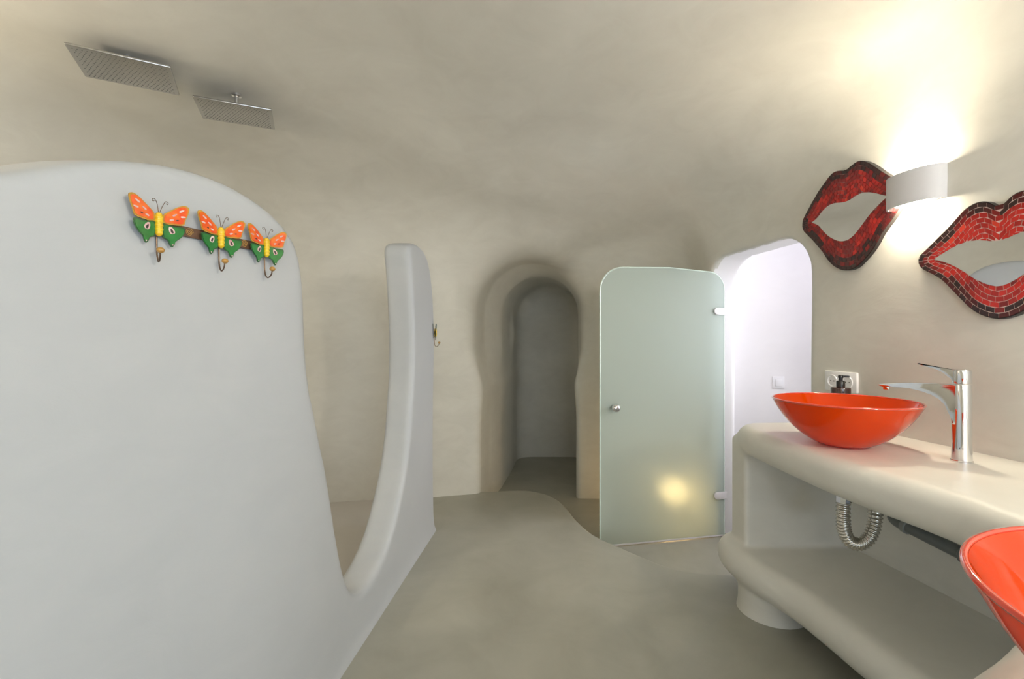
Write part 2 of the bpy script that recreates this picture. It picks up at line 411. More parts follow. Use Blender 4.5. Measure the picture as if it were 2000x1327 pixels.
# window behind the camera
wf = thing('window_1', 'tall white-framed window', 'window'); del wf['category']; wf['kind'] = 'structure'; wf.location = (.85, -1.56, 1.10)
bm = bmesh.new()
for sx in (-.73, 0, .73): box(bm, (sx, 0, 0), (.05, .05, 1.75), .004)
for sz in (-.85, .85): box(bm, (0, 0, sz), (1.5, .05, .05), .004)
obj('window_frame', bm, 'white', wf)

# ---------------------------------------------------------------- shower partition with its U-shaped entrance
CPp = np.array([(-1.2, -1.60), (-.8, -1.42), (-.2, -1.22), (.4, -1.03), (.8, -.882), (1.045, -.785), (1.3, -.685), (1.5, -.637), (1.775, -.607), (2.5, -.535), (3.0, -.485), (3.4, -.445)])
ys_ = np.arange(-1, 3.6, .01); xs_ = np.interp(ys_, CPp[:, 0], CPp[:, 1])
kk = np.exp(-np.linspace(-2, 2, 41)**2); kk /= kk.sum(); xs_ = np.convolve(np.pad(xs_, 20, mode='edge'), kk, 'valid')
def part_x(yy): return np.interp(yy, ys_, xs_)
prof = [(-.75, -.3), (-.75, 1.05), (-.4, 1.16), (.1, 1.27), (.5, 1.37), (.70, 1.43), (.81, 1.472), (.845, 1.488), (.93, 1.535), (.99, 1.560), (1.066, 1.580), (1.144, 1.588), (1.221, 1.582), (1.313, 1.558), (1.389, 1.519), (1.438, 1.469), (1.462, 1.402), (1.470, 1.30),
        (1.476, 1.163), (1.494, 1.032), (1.528, .913), (1.601, .673), (1.660, .455), (1.712, .325), (1.774, .236), (1.850, .195), (1.955, .185), (2.142, .242), (2.278, .356), (2.400, .52), (2.47, .68), (2.50, .83), (2.530, 1.0), (2.530, 1.2), (2.506, 1.40),
        (2.473, 1.574), (2.456, 1.65), (2.49, 1.692), (2.607, 1.709), (2.736, 1.69), (2.832, 1.615), (2.889, 1.482), (2.936, 1.263), (2.948, .9), (2.948, -.3)]
prof = [tuple(p) for p in spline(prof, 3)]
h = .0125; o = np.array([-1.85, -.80, -.03]); shp = (int(1.5/h), int(3.95/h), int(1.80/h))
x = (o[0]+np.arange(shp[0])*h).astype(np.float32); y = (o[1]+np.arange(shp[1])*h).astype(np.float32); z = (o[2]+np.arange(shp[2])*h).astype(np.float32)
Yp, Zp = np.meshgrid(y, z, indexing='ij'); dp = blur2(sdf_poly(prof, Yp, Zp), 1)
sl = np.gradient(part_x(y), y); ca = (1/np.sqrt(1+sl**2)).astype(np.float32)
xf = part_x(y).astype(np.float32)
Zz = z[None, None, :]; half = .065
flare = .014*np.exp(-np.maximum(Zz, 0)/.03)
wob = (.006*np.sin(2.3*y+1)[None, :, None]*np.sin(2.9*Zz))
dth = (np.abs(x[:, None, None]-(xf-half/ca)[None, :, None]+wob))*ca[None, :, None]-half-flare
F = smax(dth.astype(np.float32), (dp-.0)[None, :, :]+0*dth-flare*.8, .034)
F = F-.006
PP, PQ, PN = nets(F.astype(np.float32), o, h)
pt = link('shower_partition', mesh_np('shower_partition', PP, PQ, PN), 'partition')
tag(pt, 'pale curved plaster shower wall with a U-shaped cut-out entrance and tall horn', 'partition wall')

# ---------------------------------------------------------------- plaster vanity along the right wall
h = .01; o = np.array([.25, -.62, -.03]); shp = (int(1.62/h), int(3.1/h), int(.88/h))
x = (o[0]+np.arange(shp[0])*h).astype(np.float32); y = (o[1]+np.arange(shp[1])*h).astype(np.float32); z = (o[2]+np.arange(shp[2])*h).astype(np.float32)
X2, Y2 = np.meshgrid(x, y, indexing='ij'); Zz = z[None, None, :]
def slab(poly, z0, z1, r, bl=3):
    dd = blur2(sdf_poly([tuple(p) for p in poly], X2, Y2), bl)[:, :, None]
    a = dd+r; b_ = np.abs(Zz-(z0+z1)/2)-(z1-z0)/2+r
    return (np.minimum(np.maximum(a, b_), 0)+np.sqrt(np.maximum(a, 0)**2+np.maximum(b_, 0)**2)-r).astype(np.float32)
TOPZ = .80
top_poly = spline([(1.8, 2.265), (1.35, 2.26), (1.14, 2.25), (1.065, 2.21), (1.028, 2.12), (1.018, 2.0), (1.022, 1.75), (1.035, 1.5), (1.075, 1.27), (1.088, 1.12), (1.07, .98), (.98, .85), (.82, .735), (.65, .63), (.52, .56), (.42, .46), (.37, .3), (.36, 0), (.40, -.59)], 5)+[(1.97, -.59), (1.9, 0)]
shelf_poly = spline([(1.8, 2.31), (1.5, 2.34), (1.30, 2.385), (1.15, 2.39), (1.04, 2.34), (.985, 2.25), (.975, 2.12), (1.0, 1.97), (1.055, 1.77), (1.085, 1.5), (1.12, 1.2), (1.15, .9), (1.2, .3), (1.3, -.59)], 5)+[(1.97, -.59), (1.9, 0)]
T = slab(top_poly, TOPZ-.128, TOPZ, .056)
Sh = slab(shelf_poly, .105, .25, .068)
En = slab([(1.055, 2.13), (1.055, 2.27), (1.8, 2.27), (1.8, 2.13)], .15, .74, .03, 2)
rr = np.sqrt((X2-1.14)**2+(Y2-2.07)**2)[:, :, None]-.132-.008*np.exp(-np.maximum(Zz, 0)/.02)
Pe = np.maximum(rr, Zz-.16).astype(np.float32)
F = smin(smin(T, En, .05), smin(Sh, Pe, .018), .03)
VP, VQ, VN = nets(F, o, h); c = VP[VQ].mean(1)
ds = np.stack([tri(a.astype(np.float32), o, h, c) for a in (T, Sh, En, Pe)], 1); who = ds.argmin(1)
van = thing('vanity', 'built-in cream plaster vanity with thick rounded counter and open lower shelf', 'vanity', (1.3, 1.2, 0))
bpy.context.view_layer.update()
inv = van.matrix_world.inverted()
for i, nm in enumerate(('countertop', 'shelf', 'end_panel', 'pedestal')):
    me = mesh_np(nm, VP-np.array([1.3, 1.2, 0]), VQ[who == i], VN); link(nm, me, 'vanity', van)
del F, T, Sh, En, Pe

# ---------------------------------------------------------------- glass door, swung open from the arched opening
Hx, Fx = Vector((1.462, 3.25)), Vector((.574, 3.07)); dv = (Hx-Fx); wd = dv.length; dv.normalize()
Rd = Matrix(((dv.x, 0, dv.y, 0), (dv.y, 0, -dv.x, 0), (0, 1, 0, 0), (0, 0, 0, 1)))   # local x along the pane, y up, z towards the camera
Rd = Matrix(((dv.x, 0, dv.y, 0), (dv.y, 0, -dv.x, 0), (0, 1, 0, 0), (0, 0, 0, 1)))
door = thing('door_1', 'x', 'x', (Fx.x, Fx.y, -.155), Rd); del door['category']; door['kind'] = 'structure'
door['label'] = 'frosted green glass door with rounded top corners, swung open'
Hd = 1.665+.155
r1, r2 = .16, .12
poly = [(0, 0), (wd, 0)]
poly += [(wd-r2+r2*math.cos(a), Hd-.012-r2+r2*math.sin(a)) for a in np.linspace(0, PI/2, 10)]
poly += [(wd*.55, Hd+.008)]
poly += [(r1+r1*math.cos(a), Hd-r1+r1*math.sin(a)) for a in np.linspace(PI/2, PI, 10)]
bm = bmesh.new(); prism(bm, poly, -.004, .004, .001); obj('glass_pane', bm, 'frost', door, smooth=False)
bm = bmesh.new(); tube(bm, [(a, b_, 0) for a, b_ in poly[1:]+poly[:1]], .0052, 8); obj('polished_edge', bm, 'edge', door)
bm = bmesh.new()
for s_ in (1, -1):
    lathe(bm, [(0, 0), (.012, 0), (.012, .018), (.010, .022), (.016, .028), (.026, .038), (.0285, .050), (.025, .062), (.014, .070), (0, .072)], (0, 0, 0), 28, Matrix.Translation((.088, .902, .004*s_)) @ Matrix.Diagonal((1, 1, s_, 1)))
obj('door_knob', bm, 'chrome', door)
for zz in (1.384+.155, .118+.155):
    bm = bmesh.new(); hwid = .082
    pl = [(wd-hwid+.024*(1-math.sin(a)), zz+.024*math.cos(a)) for a in np.linspace(0, PI, 10)]+[(wd+.012, zz-.024), (wd+.012, zz+.024)]
    prism(bm, pl[::-1], .0045, .017, .003)
    prism(bm, pl[::-1], -.017, -.0045)
    obj('hinge', bm, 'satin', door)
bm = bmesh.new(); box(bm, (wd*.5, -.004, 0), (wd-.02, .012, .010), .002); obj('bottom_seal', bm, 'satin', door)

gl_ = thing('floor_lamp', 'round warm glowing lamp blurred behind the frosted glass door', 'lamp', (1.24, 3.62, -.17))
bm = bmesh.new(); lathe(bm, [(0, 0), (.06, 0), (.06, .012), (.02, .02), (.02, .10), (.03, .115), (0, .115)], n=24); obj('lamp_base', bm, 'white', gl_)
bm = bmesh.new(); ball(bm, (0, 0, .20), .095, seg=28); obj('globe', bm, 'globe', gl_)

# ---------------------------------------------------------------- wall frame helper for things on the right wall
def frame(s, z_, off=0.0):
    """matrix at wall coordinate s (= -Y*1.01): x towards the camera along the wall, y up, z out into the room"""
    yy = -s/1.01; p = Vector((wall_x(yy), yy, z_)); n = Vector((-.990, -.1396, 0))
    hit = wall_hit(p+n*.4, -n); p = hit
    m_ = Matrix(((.1396, 0, -.990, 0), (-.990, 0, -.1396, 0), (0, 1, 0, 0), (0, 0, 0, 1)))
    return p+n*off, m_
# ---------------------------------------------------------------- lip mirrors
def lip_mirror(ou, ol, mu, ml, s0, z0, label, row_h, tile_w, grout, dark, board=.026):
    n = Vector((-.990, -.1396, 0)); yy = -s0/1.01
    base = Vector((wall_x(yy), yy, z0)); m_ = frame(s0, z0)[1]
    t = thing('lip_mirror', label, 'mirror', base, m_, group='lip-shaped mosaic mirrors')
    loc = lambda L: [(a-s0, b_-z0) for a, b_ in L]
    ou, ol, mu, ml = map(loc, (ou, ol, mu, ml))
    OU, OL, MU, ML = [np.array(spline(q, 8)) for q in (ou, ol, mu, ml)]
    outer = np.concatenate([OU, OL[::-1][1:-1]])
    bm = bmesh.new(); prism(bm, [tuple(p) for p in outer[::2]], -.012, board, .002); obj('backing_board', bm, 'board', t, auto=50)
    cen = outer.mean(0); g = outer[::2].copy(); tg = np.roll(g, -1, 0)-np.roll(g, 1, 0); tg /= np.linalg.norm(tg, axis=1, keepdims=True)
    g = g-np.stack([-tg[:, 1], tg[:, 0]], 1)*-.0035 if False else g+np.stack([tg[:, 1], -tg[:, 0]], 1)*.004
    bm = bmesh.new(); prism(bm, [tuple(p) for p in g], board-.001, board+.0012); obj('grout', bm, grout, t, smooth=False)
    mo = np.concatenate([MU, ML[::-1][1:-1]])
    bm = bmesh.new(); prism(bm, [tuple(p) for p in mo[::2]], board, board+.0032, .0008); obj('mirror_glass', bm, 'mirror', t, smooth=False)
    def arc(P):
        d = np.r_[0, np.cumsum(np.linalg.norm(np.diff(P, axis=0), axis=1))]; return d, d[-1]
    def at(P, d, u): u = np.clip(u, 0, 1)*d[-1]; return np.array([np.interp(u, d, P[:, 0]), np.interp(u, d, P[:, 1])])
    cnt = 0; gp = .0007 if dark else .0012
    for lip, (O, I) in enumerate(((OU, MU), (OL, ML))):
        dO, lo = arc(O); dI, li = arc(I); ncol = int(round(lo/tile_w))
        for row in range(12):
            sh = .5*(row % 2)+rng.uniform(-.1, .1); cuts = [0]+[(k+sh)/ncol for k in range(ncol+1) if .25/ncol < (k+sh)/ncol < 1-.25/ncol]+[1]
            for a, b_ in zip(cuts[:-1], cuts[1:]):
                qa = []; ok = True; rem = None
                mid = (a+b_)/2; Lm = np.linalg.norm(at(I, dI, mid)-at(O, dO, mid)); nr = max(1, int(round(Lm/row_h)))
                if row*row_h > Lm-.35*row_h: continue
                for u in (a, b_):
                    p0, p1 = at(O, dO, u), at(I, dI, u); Lu = np.linalg.norm(p1-p0); dr = (p1-p0)/(Lu+1e-9)
                    f0 = min(row*row_h, Lu); f1 = (row+1)*row_h if (row+1)*row_h < Lu-.35*row_h else Lu
                    f0, f1 = f0+gp+(.0010 if row == 0 else 0), max(f1-gp, f0+gp+.0005)
                    qa.append((p0+dr*f0, p0+dr*f1))
                q = [qa[0][0], qa[1][0], qa[1][1], qa[0][1]]
                e = (q[1]-q[0]); ln = np.linalg.norm(e)
                e2 = q[2]-q[3]; l2 = np.linalg.norm(e2)
                if ln > .006: q[0] = q[0]+e/ln*gp; q[1] = q[1]-e/ln*gp
                if l2 > .004: q[3] = q[3]+e2/l2*gp; q[2] = q[2]-e2/l2*gp
                arq = .5*sum(q[i][0]*q[(i+1) % 4][1]-q[(i+1) % 4][0]*q[i][1] for i in range(4))
                if abs(arq) < 2e-5: continue
                bm = bmesh.new(); j = rng.uniform(-.0003, .0003, 4)
                lo_ = [bm.verts.new((p[0], p[1], board+.0006)) for p in q]
                hi_ = [bm.verts.new((p[0], p[1], board+.0026+jj)) for p, jj in zip(q, j)]
                bm.faces.new(hi_); 
                for i in range(4): bm.faces.new((lo_[i], lo_[(i+1) % 4], hi_[(i+1) % 4], hi_[i]))
                v = rng.rand(); fr_ = row/max(nr-1, 1)
                if row == 0: mi = 0 if v < .75 else 1
                elif lip == 0: mi = (0 if v < .25 else 1 if v < .6 else 2) if row == 1 else ((2 if v < .2 else 3 if v < .9 else 4) if fr_ < .5 else (3 if v < .3 else 4 if v < .92 else 5))
                else: mi = ((0 if v < .4 else 1 if v < .8 else 2) if row <= 2 else (2 if v < .4 else 3)) if fr_ < .4 else (2 if v < .08 else 3 if v < .6 else 4)
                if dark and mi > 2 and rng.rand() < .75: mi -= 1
                obj('mosaic_tile', bm, 'tile%d' % mi, t, smooth=False); cnt += 1
    print('tiles', cnt)
    return t
l1u = [(-2.41, 1.766), (-2.404, 1.797), (-2.382, 1.824), (-2.346, 1.865), (-2.305, 1.907), (-2.266, 1.938), (-2.233, 1.962), (-2.206, 1.968), (-2.175, 1.961), (-2.15, 1.953), (-2.125, 1.962), (-2.096, 1.97), (-2.073, 1.968), (-2.041, 1.95), (-2.005, 1.919), (-1.971, 1.885), (-1.934, 1.852), (-1.906, 1.82), (-1.887, 1.791), (-1.881, 1.767)]
l1l = [(-2.41, 1.766), (-2.404, 1.741), (-2.376, 1.711), (-2.34, 1.676), (-2.311, 1.643), (-2.282, 1.611), (-2.249, 1.565), (-2.211, 1.529), (-2.17, 1.507), (-2.135, 1.501), (-2.096, 1.507), (-2.059, 1.53), (-2.023, 1.559), (-1.997, 1.589), (-1.975, 1.623), (-1.95, 1.652), (-1.922, 1.679), (-1.891, 1.72), (-1.881, 1.767)]
m1u = [(-2.346, 1.766), (-2.311, 1.780), (-2.277, 1.805), (-2.244, 1.820), (-2.211, 1.822), (-2.175, 1.815), (-2.145, 1.811), (-2.12, 1.814), (-2.091, 1.822), (-2.059, 1.824), (-2.027, 1.816), (-1.997, 1.803), (-1.967, 1.787), (-1.943, 1.775)]
m1l = [(-2.346, 1.766), (-2.305, 1.743), (-2.277, 1.712), (-2.244, 1.678), (-2.206, 1.652), (-2.175, 1.639), (-2.145, 1.636), (-2.115, 1.644), (-2.087, 1.664), (-2.059, 1.69), (-2.032, 1.715), (-2.005, 1.737), (-1.975, 1.756), (-1.943, 1.775)]
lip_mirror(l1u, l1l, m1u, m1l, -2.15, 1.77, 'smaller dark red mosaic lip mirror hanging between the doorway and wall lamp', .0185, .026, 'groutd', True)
def mir(L, cx): return L+[(2*cx-a, b_) for a, b_ in L[::-1] if abs(a-cx) > .004]
l2u = [(-1.82, 1.488), (-1.818, 1.503), (-1.804, 1.517), (-1.778, 1.537), (-1.749, 1.561), (-1.717, 1.587), (-1.683, 1.618), (-1.66, 1.640), (-1.641, 1.650), (-1.623, 1.655), (-1.601, 1.654), (-1.584, 1.646), (-1.569, 1.633), (-1.553, 1.624)]
l2l = [(-1.82, 1.488), (-1.816, 1.472), (-1.797, 1.452), (-1.763, 1.43), (-1.735, 1.408), (-1.71, 1.38), (-1.687, 1.352), (-1.664, 1.325), (-1.641, 1.299), (-1.616, 1.279), (-1.586, 1.264), (-1.553, 1.257)]
m2u = [(-1.76, 1.486), (-1.728, 1.502), (-1.693, 1.517), (-1.66, 1.526), (-1.629, 1.528), (-1.598, 1.522), (-1.575, 1.515), (-1.553, 1.512)]
m2l = [(-1.76, 1.486), (-1.728, 1.473), (-1.693, 1.453), (-1.66, 1.428), (-1.629, 1.401), (-1.598, 1.380), (-1.573, 1.368), (-1.553, 1.364)]
lip_mirror(*[mir(q, -1.553) for q in (l2u, l2l, m2u, m2l)], -1.553, 1.47, 'bright red mosaic lip mirror with bold grout lines below the wall lamp', .0180, .030, 'grout', False)

# ---------------------------------------------------------------- wall lamp: white plaster half-round up-and-down light
s_l = -(1.822)*1.01
p, m_ = frame(s_l, 1.771)
lamp = thing('wall_lamp', 'white curved plaster wall lamp shining up and down between the lip mirrors', 'lamp', p, m_)
LW, LD, LH, TH = .108, .072, .0625, .006
bm = bmesh.new()
def outl(w_, d_, n_=20): return [(-w_*math.cos(a), d_*min(1.0, (math.sin(a))**.75)) for a in np.linspace(0, PI, n_)]
oo, ii = outl(LW, LD), outl(LW-TH, LD-TH)
vs = {}
for k_, (L_, zz) in enumerate(((oo, -LH), (oo, LH), (ii, LH), (ii, -LH))): vs[k_] = [bm.verts.new((a, zz, b_)) for a, b_ in L_]
for k_ in range(4):
    A, B = vs[k_], vs[(k_+1) % 4]
    for i in range(len(A)-1): bm.faces.new((A[i], A[i+1], B[i+1], B[i]))
obj('lamp_shade', bm, 'lampwhite', lamp, auto=50)
bm = bmesh.new(); box(bm, (0, 0, .004), (.20, .122, .012), .002); obj('back_plate', bm, 'lampwhite', lamp)
for sg in (1, -1):
    bm = bmesh.new(); box(bm, (0, .055*sg, .030), (.11, .008, .035), .003); obj('bulb', bm, 'bulb', lamp)
bm = bmesh.new(); box(bm, (0, 0, .026), (.13, .060, .006), .001); obj('bulb_tray', bm, 'lampwhite', lamp)

# ---------------------------------------------------------------- double socket and light switch
p, m_ = frame(-2.195*1.0, .996, .0)
so = thing('wall_socket', 'white double power socket on the wall behind the far orange basin', 'socket', p, m_)
bm = bmesh.new(); box(bm, (0, 0, .005), (.178, .092, .014), .004); obj('cover_plate', bm, 'white', so)
for sx in (-.042, .042):
    bm = bmesh.new(); lathe(bm, [(.0285, .010), (.0285, .0155), (.026, .0165), (.0235, .0155), (.022, .0125), (0, .0125)], (sx, 0, 0), 32); f_ = obj('socket_face', bm, 'white', so)
    for q in (-.0095, .0095):
        bm = bmesh.new(); lathe(bm, [(.0028, .0120), (.0028, .0130), (0, .0130)], (sx+q, 0, 0), 12); obj('socket_hole', bm, 'hole', f_)
sw = thing('light_switch', 'small white light switch on the bright hall wall', 'switch', tuple(wall_hit((1.978, 3.1, .87), (0, 1, 0))), Matrix(((1, 0, 0, 0), (0, 0, -1, 0), (0, 1, 0, 0), (0, 0, 0, 1))))
bm = bmesh.new(); box(bm, (0, 0, .003), (.086, .086, .012), .003); obj('cover_plate', bm, 'white', sw)
bm = bmesh.new(); box(bm, (0, 0, .010), (.050, .054, .007), .002, rot=Matrix.Rotation(.05, 3, 'Y')); obj('rocker', bm, 'white', sw)

# ---------------------------------------------------------------- basins
def basin(loc, label):
    t = thing('vessel_basin', label, 'basin', loc, group='orange glass basins')
    out = spline([(.035, 0), (.060, .0015), (.095, .013), (.135, .0385), (.172, .074), (.204, .116), (.231, .164)], 5)
    O_ = np.array(out); tg = np.gradient(O_, axis=0); tg /= np.linalg.norm(tg, axis=1, keepdims=True)
    inn = O_+np.stack([-tg[:, 1], tg[:, 0]], 1)*np.linspace(.0095, .0055, len(O_))[:, None]
    inn = [(max(p_[0], .0), max(p_[1], .009)) for p_ in inn][::-1]
    bm = bmesh.new(); lathe(bm, [(0, 0)]+[tuple(p_) for p_ in out]+inn+[(0, .009)], n=96); obj('bowl', bm, 'basin', t, auto=60)
    e0 = (O_[-1]+np.array(inn[0]))/2
    bm = bmesh.new(); lathe(bm, [(e0[0]+.0036*math.cos(q), e0[1]+.0036*math.sin(q)) for q in np.linspace(0, 2*PI, 13)], n=96); obj('rim', bm, 'rim', t)
    bm = bmesh.new(); lathe(bm, [(.034, .0095), (.034, .0125), (.030, .0145), (.024, .0150), (.018, .018), (0, .019)], n=32); obj('drain_plug', bm, 'chrome', t)
    return t
basin((1.220, 1.735, TOPZ+.0003), 'orange glass vessel basin beside the chrome tap, far end of the counter')
basin((.634, .331, TOPZ+.0003), 'orange-red glass vessel basin on the near end of the counter')

# ---------------------------------------------------------------- tap
fd = Vector((-.690, .724, 0)); base = Vector((1.437, 1.505, TOPZ))
ang_ = math.atan2(fd.y, fd.x)
fa = thing('basin_tap', 'tall chrome single-lever tap standing behind the far orange basin', 'tap', base, Matrix.Rotation(ang_, 4, 'Z'))
bm = bmesh.new()
lathe(bm, [(.0285, 0), (.0285, .004), (.0262, .006), (.0250, .03), (.0245, .12), (.0245, .245), (.0235, .2475), (0, .2475)], n=40); obj('tap_body', bm, 'chrome', fa)
bm = bmesh.new()
side = [(0, .246), (.06, .2465), (.12, .2445), (.17, .2405), (.205, .2375), (.211, .2345), (.2095, .230), (.200, .2255), (.17, .2265), (.13, .2265), (.098, .2230), (.070, .2130), (.050, .1990), (.036, .182), (.026, .155), (.022, .12), (0, .11)]
def side_extrude(bm, P, w0, w1, L_):
    A = []; B = []
    for a, b_ in P:
        ww = w0+(w1-w0)*max(0, min(1, a/L_)); A.append(bm.verts.new((a, -ww, b_))); B.append(bm.verts.new((a, ww, b_)))
    f1 = bm.faces.new(A); f2 = bm.faces.new(B[::-1])
    for i in range(len(P)): j = (i+1) % len(P); bm.faces.new((A[j], A[i], B[i], B[j]))
    bmesh.ops.bevel(bm, geom=list(f1.edges)+list(f2.edges), offset=.004, segments=3, profile=.5, affect='EDGES')
side_extrude(bm, side, .0205, .0165, .2); obj('spout', bm, 'chrome', fa, auto=35)
bm = bmesh.new(); lathe(bm, [(0, -.006), (.009, -.006), (.0105, 0), (.0105, .010), (0, .010)], (.190, 0, .222), 24); obj('aerator', bm, 'chrome', fa)
bm = bmesh.new(); lathe(bm, [(0, .2495), (.0238, .2495), (.0243, .252), (.0243, .286), (.0225, .2925), (0, .2945)], n=40); obj('lever_hub', bm, 'chrome', fa)
bm = bmesh.new(); side_extrude(bm, [(-.005, .2935), (.03, .2955), (.06, .300), (.085, .3065), (.106, .3115), (.109, .310), (.106, .3075), (.085, .3010), (.06, .293), (.040, .285), (.028, .272), (.020, .254), (-.005, .254)], .0155, .0125, .1)
obj('lever', bm, 'chrome', fa, auto=35)
bm = bmesh.new(); lathe(bm, [(0, 0), (.0045, 0), (.0045, .0012), (0, .0012)], n=14, M4=Matrix.Translation(Vector((.0, .0235, .045))) @ Matrix.Rotation(-PI/2, 4, 'X')); obj('screw_cap', bm, 'hole', fa)

# ---------------------------------------------------------------- soap bottle
sb = thing('soap_bottle', 'dark amber pump bottle half hidden behind the far orange basin', 'bottle', (1.42, 2.035, TOPZ))
bm = bmesh.new(); lathe(bm, [(0, 0), (.034, 0), (.0375, .004), (.0375, .178), (.036, .183), (.018, .186), (0, .186)], n=36); obj('bottle_body', bm, 'amber', sb)
bm = bmesh.new(); lathe(bm, [(.0165, .184), (.0165, .208), (.014, .212), (.008, .213), (.008, .224), (.006, .226), (0, .226)], n=24); obj('pump_collar', bm, 'black', sb)
bm = bmesh.new(); lathe(bm, [(.010, .224), (.0105, .232), (.008, .236), (0, .236)], n=20); box(bm, (.016, -.006, .231), (.03, .009, .008), .002, rot=Matrix.Rotation(-.5, 3, 'Z')); obj('pump_head', bm, 'black', sb)

# ---------------------------------------------------------------- drain trap and waste pipe under the counter
tx, ty = 1.220, 1.735
tr_ = thing('drain_trap', 'chrome bendy U-shaped drain hose under the counter', 'pipe', (tx, ty, .40))
bm = bmesh.new()
lathe(bm, [(.021, .275), (.021, .245), (.026, .243), (.026, .192), (.023, .186), (.0, .186)], n=10); obj('coupling_nut', bm, 'chrome', tr_, auto=20)
path = spline([(0, 0, .19), (0, 0, .13), (.004, 0, .085), (.020, -.004, .050), (.048, -.010, .040), (.078, -.016, .060), (.100, -.014, .100), (.118, 0, .145), (.140, .03, .185), (.18, .07, .215), (.24, .11, .225), (.33, .15, .225)], 16)
rad = [.0215+.0028*math.sin(i*PI*.5) for i in range(len(path))]
bm = bmesh.new(); tube(bm, path, rad, 20); obj('ribbed_hose', bm, 'flex', tr_, auto=180)
wp = thing('waste_pipe', 'dark grey plastic waste pipe sloping along the wall under the counter', 'pipe', (1.50, 1.85, .485))
P0 = [(.10, .05, .02), (.04, .02, .015), (.005, .005, .006), (.0, -.03, -.004), (.012, -.12, -.012), (.07, -.55, -.05), (.12, -.95, -.085)]
bm = bmesh.new(); tube(bm, spline(P0, 6), .0225, 20); obj('pipe_run', bm, 'plastic', wp, auto=180)
for a, mt, ln in (((.003, -.045, -.006), 'plastic_joint', .022), ((.030, -.25, -.0245), 'plastic', .035)):
    a = Vector(a); d_ = Vector((.135, -1, -.085)).normalized()
    bm = bmesh.new(); tube(bm, [a, a+d_*.003, a+d_*(ln-.003), a+d_*ln], [.0245, .0280, .0280, .0245], 20); obj('pipe_collar', bm, mt, wp, auto=30)

# ---------------------------------------------------------------- shower heads
def shower_head(cx, cy, w_, d_, rot, label, tilt=0):
    Z0 = 2.21; cz = ceiling_zz(cx, cy)
    t = thing('shower_head', label, 'shower head', (cx, cy, Z0), Matrix.Rotation(rot, 4, 'Z'), group='ceiling shower heads')
    bm = bmesh.new(); box(bm, (0, 0, 0), (w_, d_, .010), .0035, 3); obj('spray_plate', bm, 'steel', t)
    bm = bmesh.new(); box(bm, (0, 0, .009), (.075, .075, .012), .004); lathe(bm, [(.0, .012), (.018, .012), (.020, .018), (.013, .024), (.013, .030), (0, .03)], n=24); ball(bm, (0, 0, .034), .0165); obj('swivel_joint', bm, 'chrome', t)
    bm = bmesh.new(); L_ = cz-Z0; lathe(bm, [(.010, .035), (.010, L_-.012), (.020, L_-.010), (.020, L_+.03), (0, L_+.03)], n=24); obj('ceiling_stem', bm, 'chrome', t)
    bm = bmesh.new(); nx, ny = 21, 15
    for i in range(nx):
        for j in range(ny):
            u = (i/(nx-1)-.5)*(w_-.034); v = (j/(ny-1)-.5)*(d_-.034)
            u += (.5 if j % 2 else 0)*(w_-.034)/(nx-1)
            if i == nx-1 and j % 2: continue
            vv = [bm.verts.new((u+.0019*math.cos(a), v+.0019*math.sin(a), -.0058 if k_ else -.0048)) for k_ in (0, 1) for a in (0, PI/2, PI, 3*PI/2)]
            bm.faces.new(vv[4:][::-1])
            for q in range(4): bm.faces.new((vv[q], vv[(q+1) % 4], vv[4+(q+1) % 4], vv[4+q]))
    n_ = obj('nozzles', bm, 'nozzle', t, smooth=False); n_['kind'] = 'stuff'
    return t
def ceiling_zz(px, py):
    zz = np.linspace(1.9, 2.6, 300); P = np.stack([np.full(300, px), np.full(300, py), zz], 1); v = tri(SHELL[0], SHELL[1], SHELL[2], P)
    return float(zz[np.argmax(v > 0)])
shower_head(-1.462, 1.79, .300, .230, math.radians(28.4), 'larger square steel shower head, the nearer one to the top left corner')
shower_head(-1.243, 2.126, .296, .212, math.radians(23.2), 'smaller-looking steel shower head, nearer the tall horn of the shower wall')

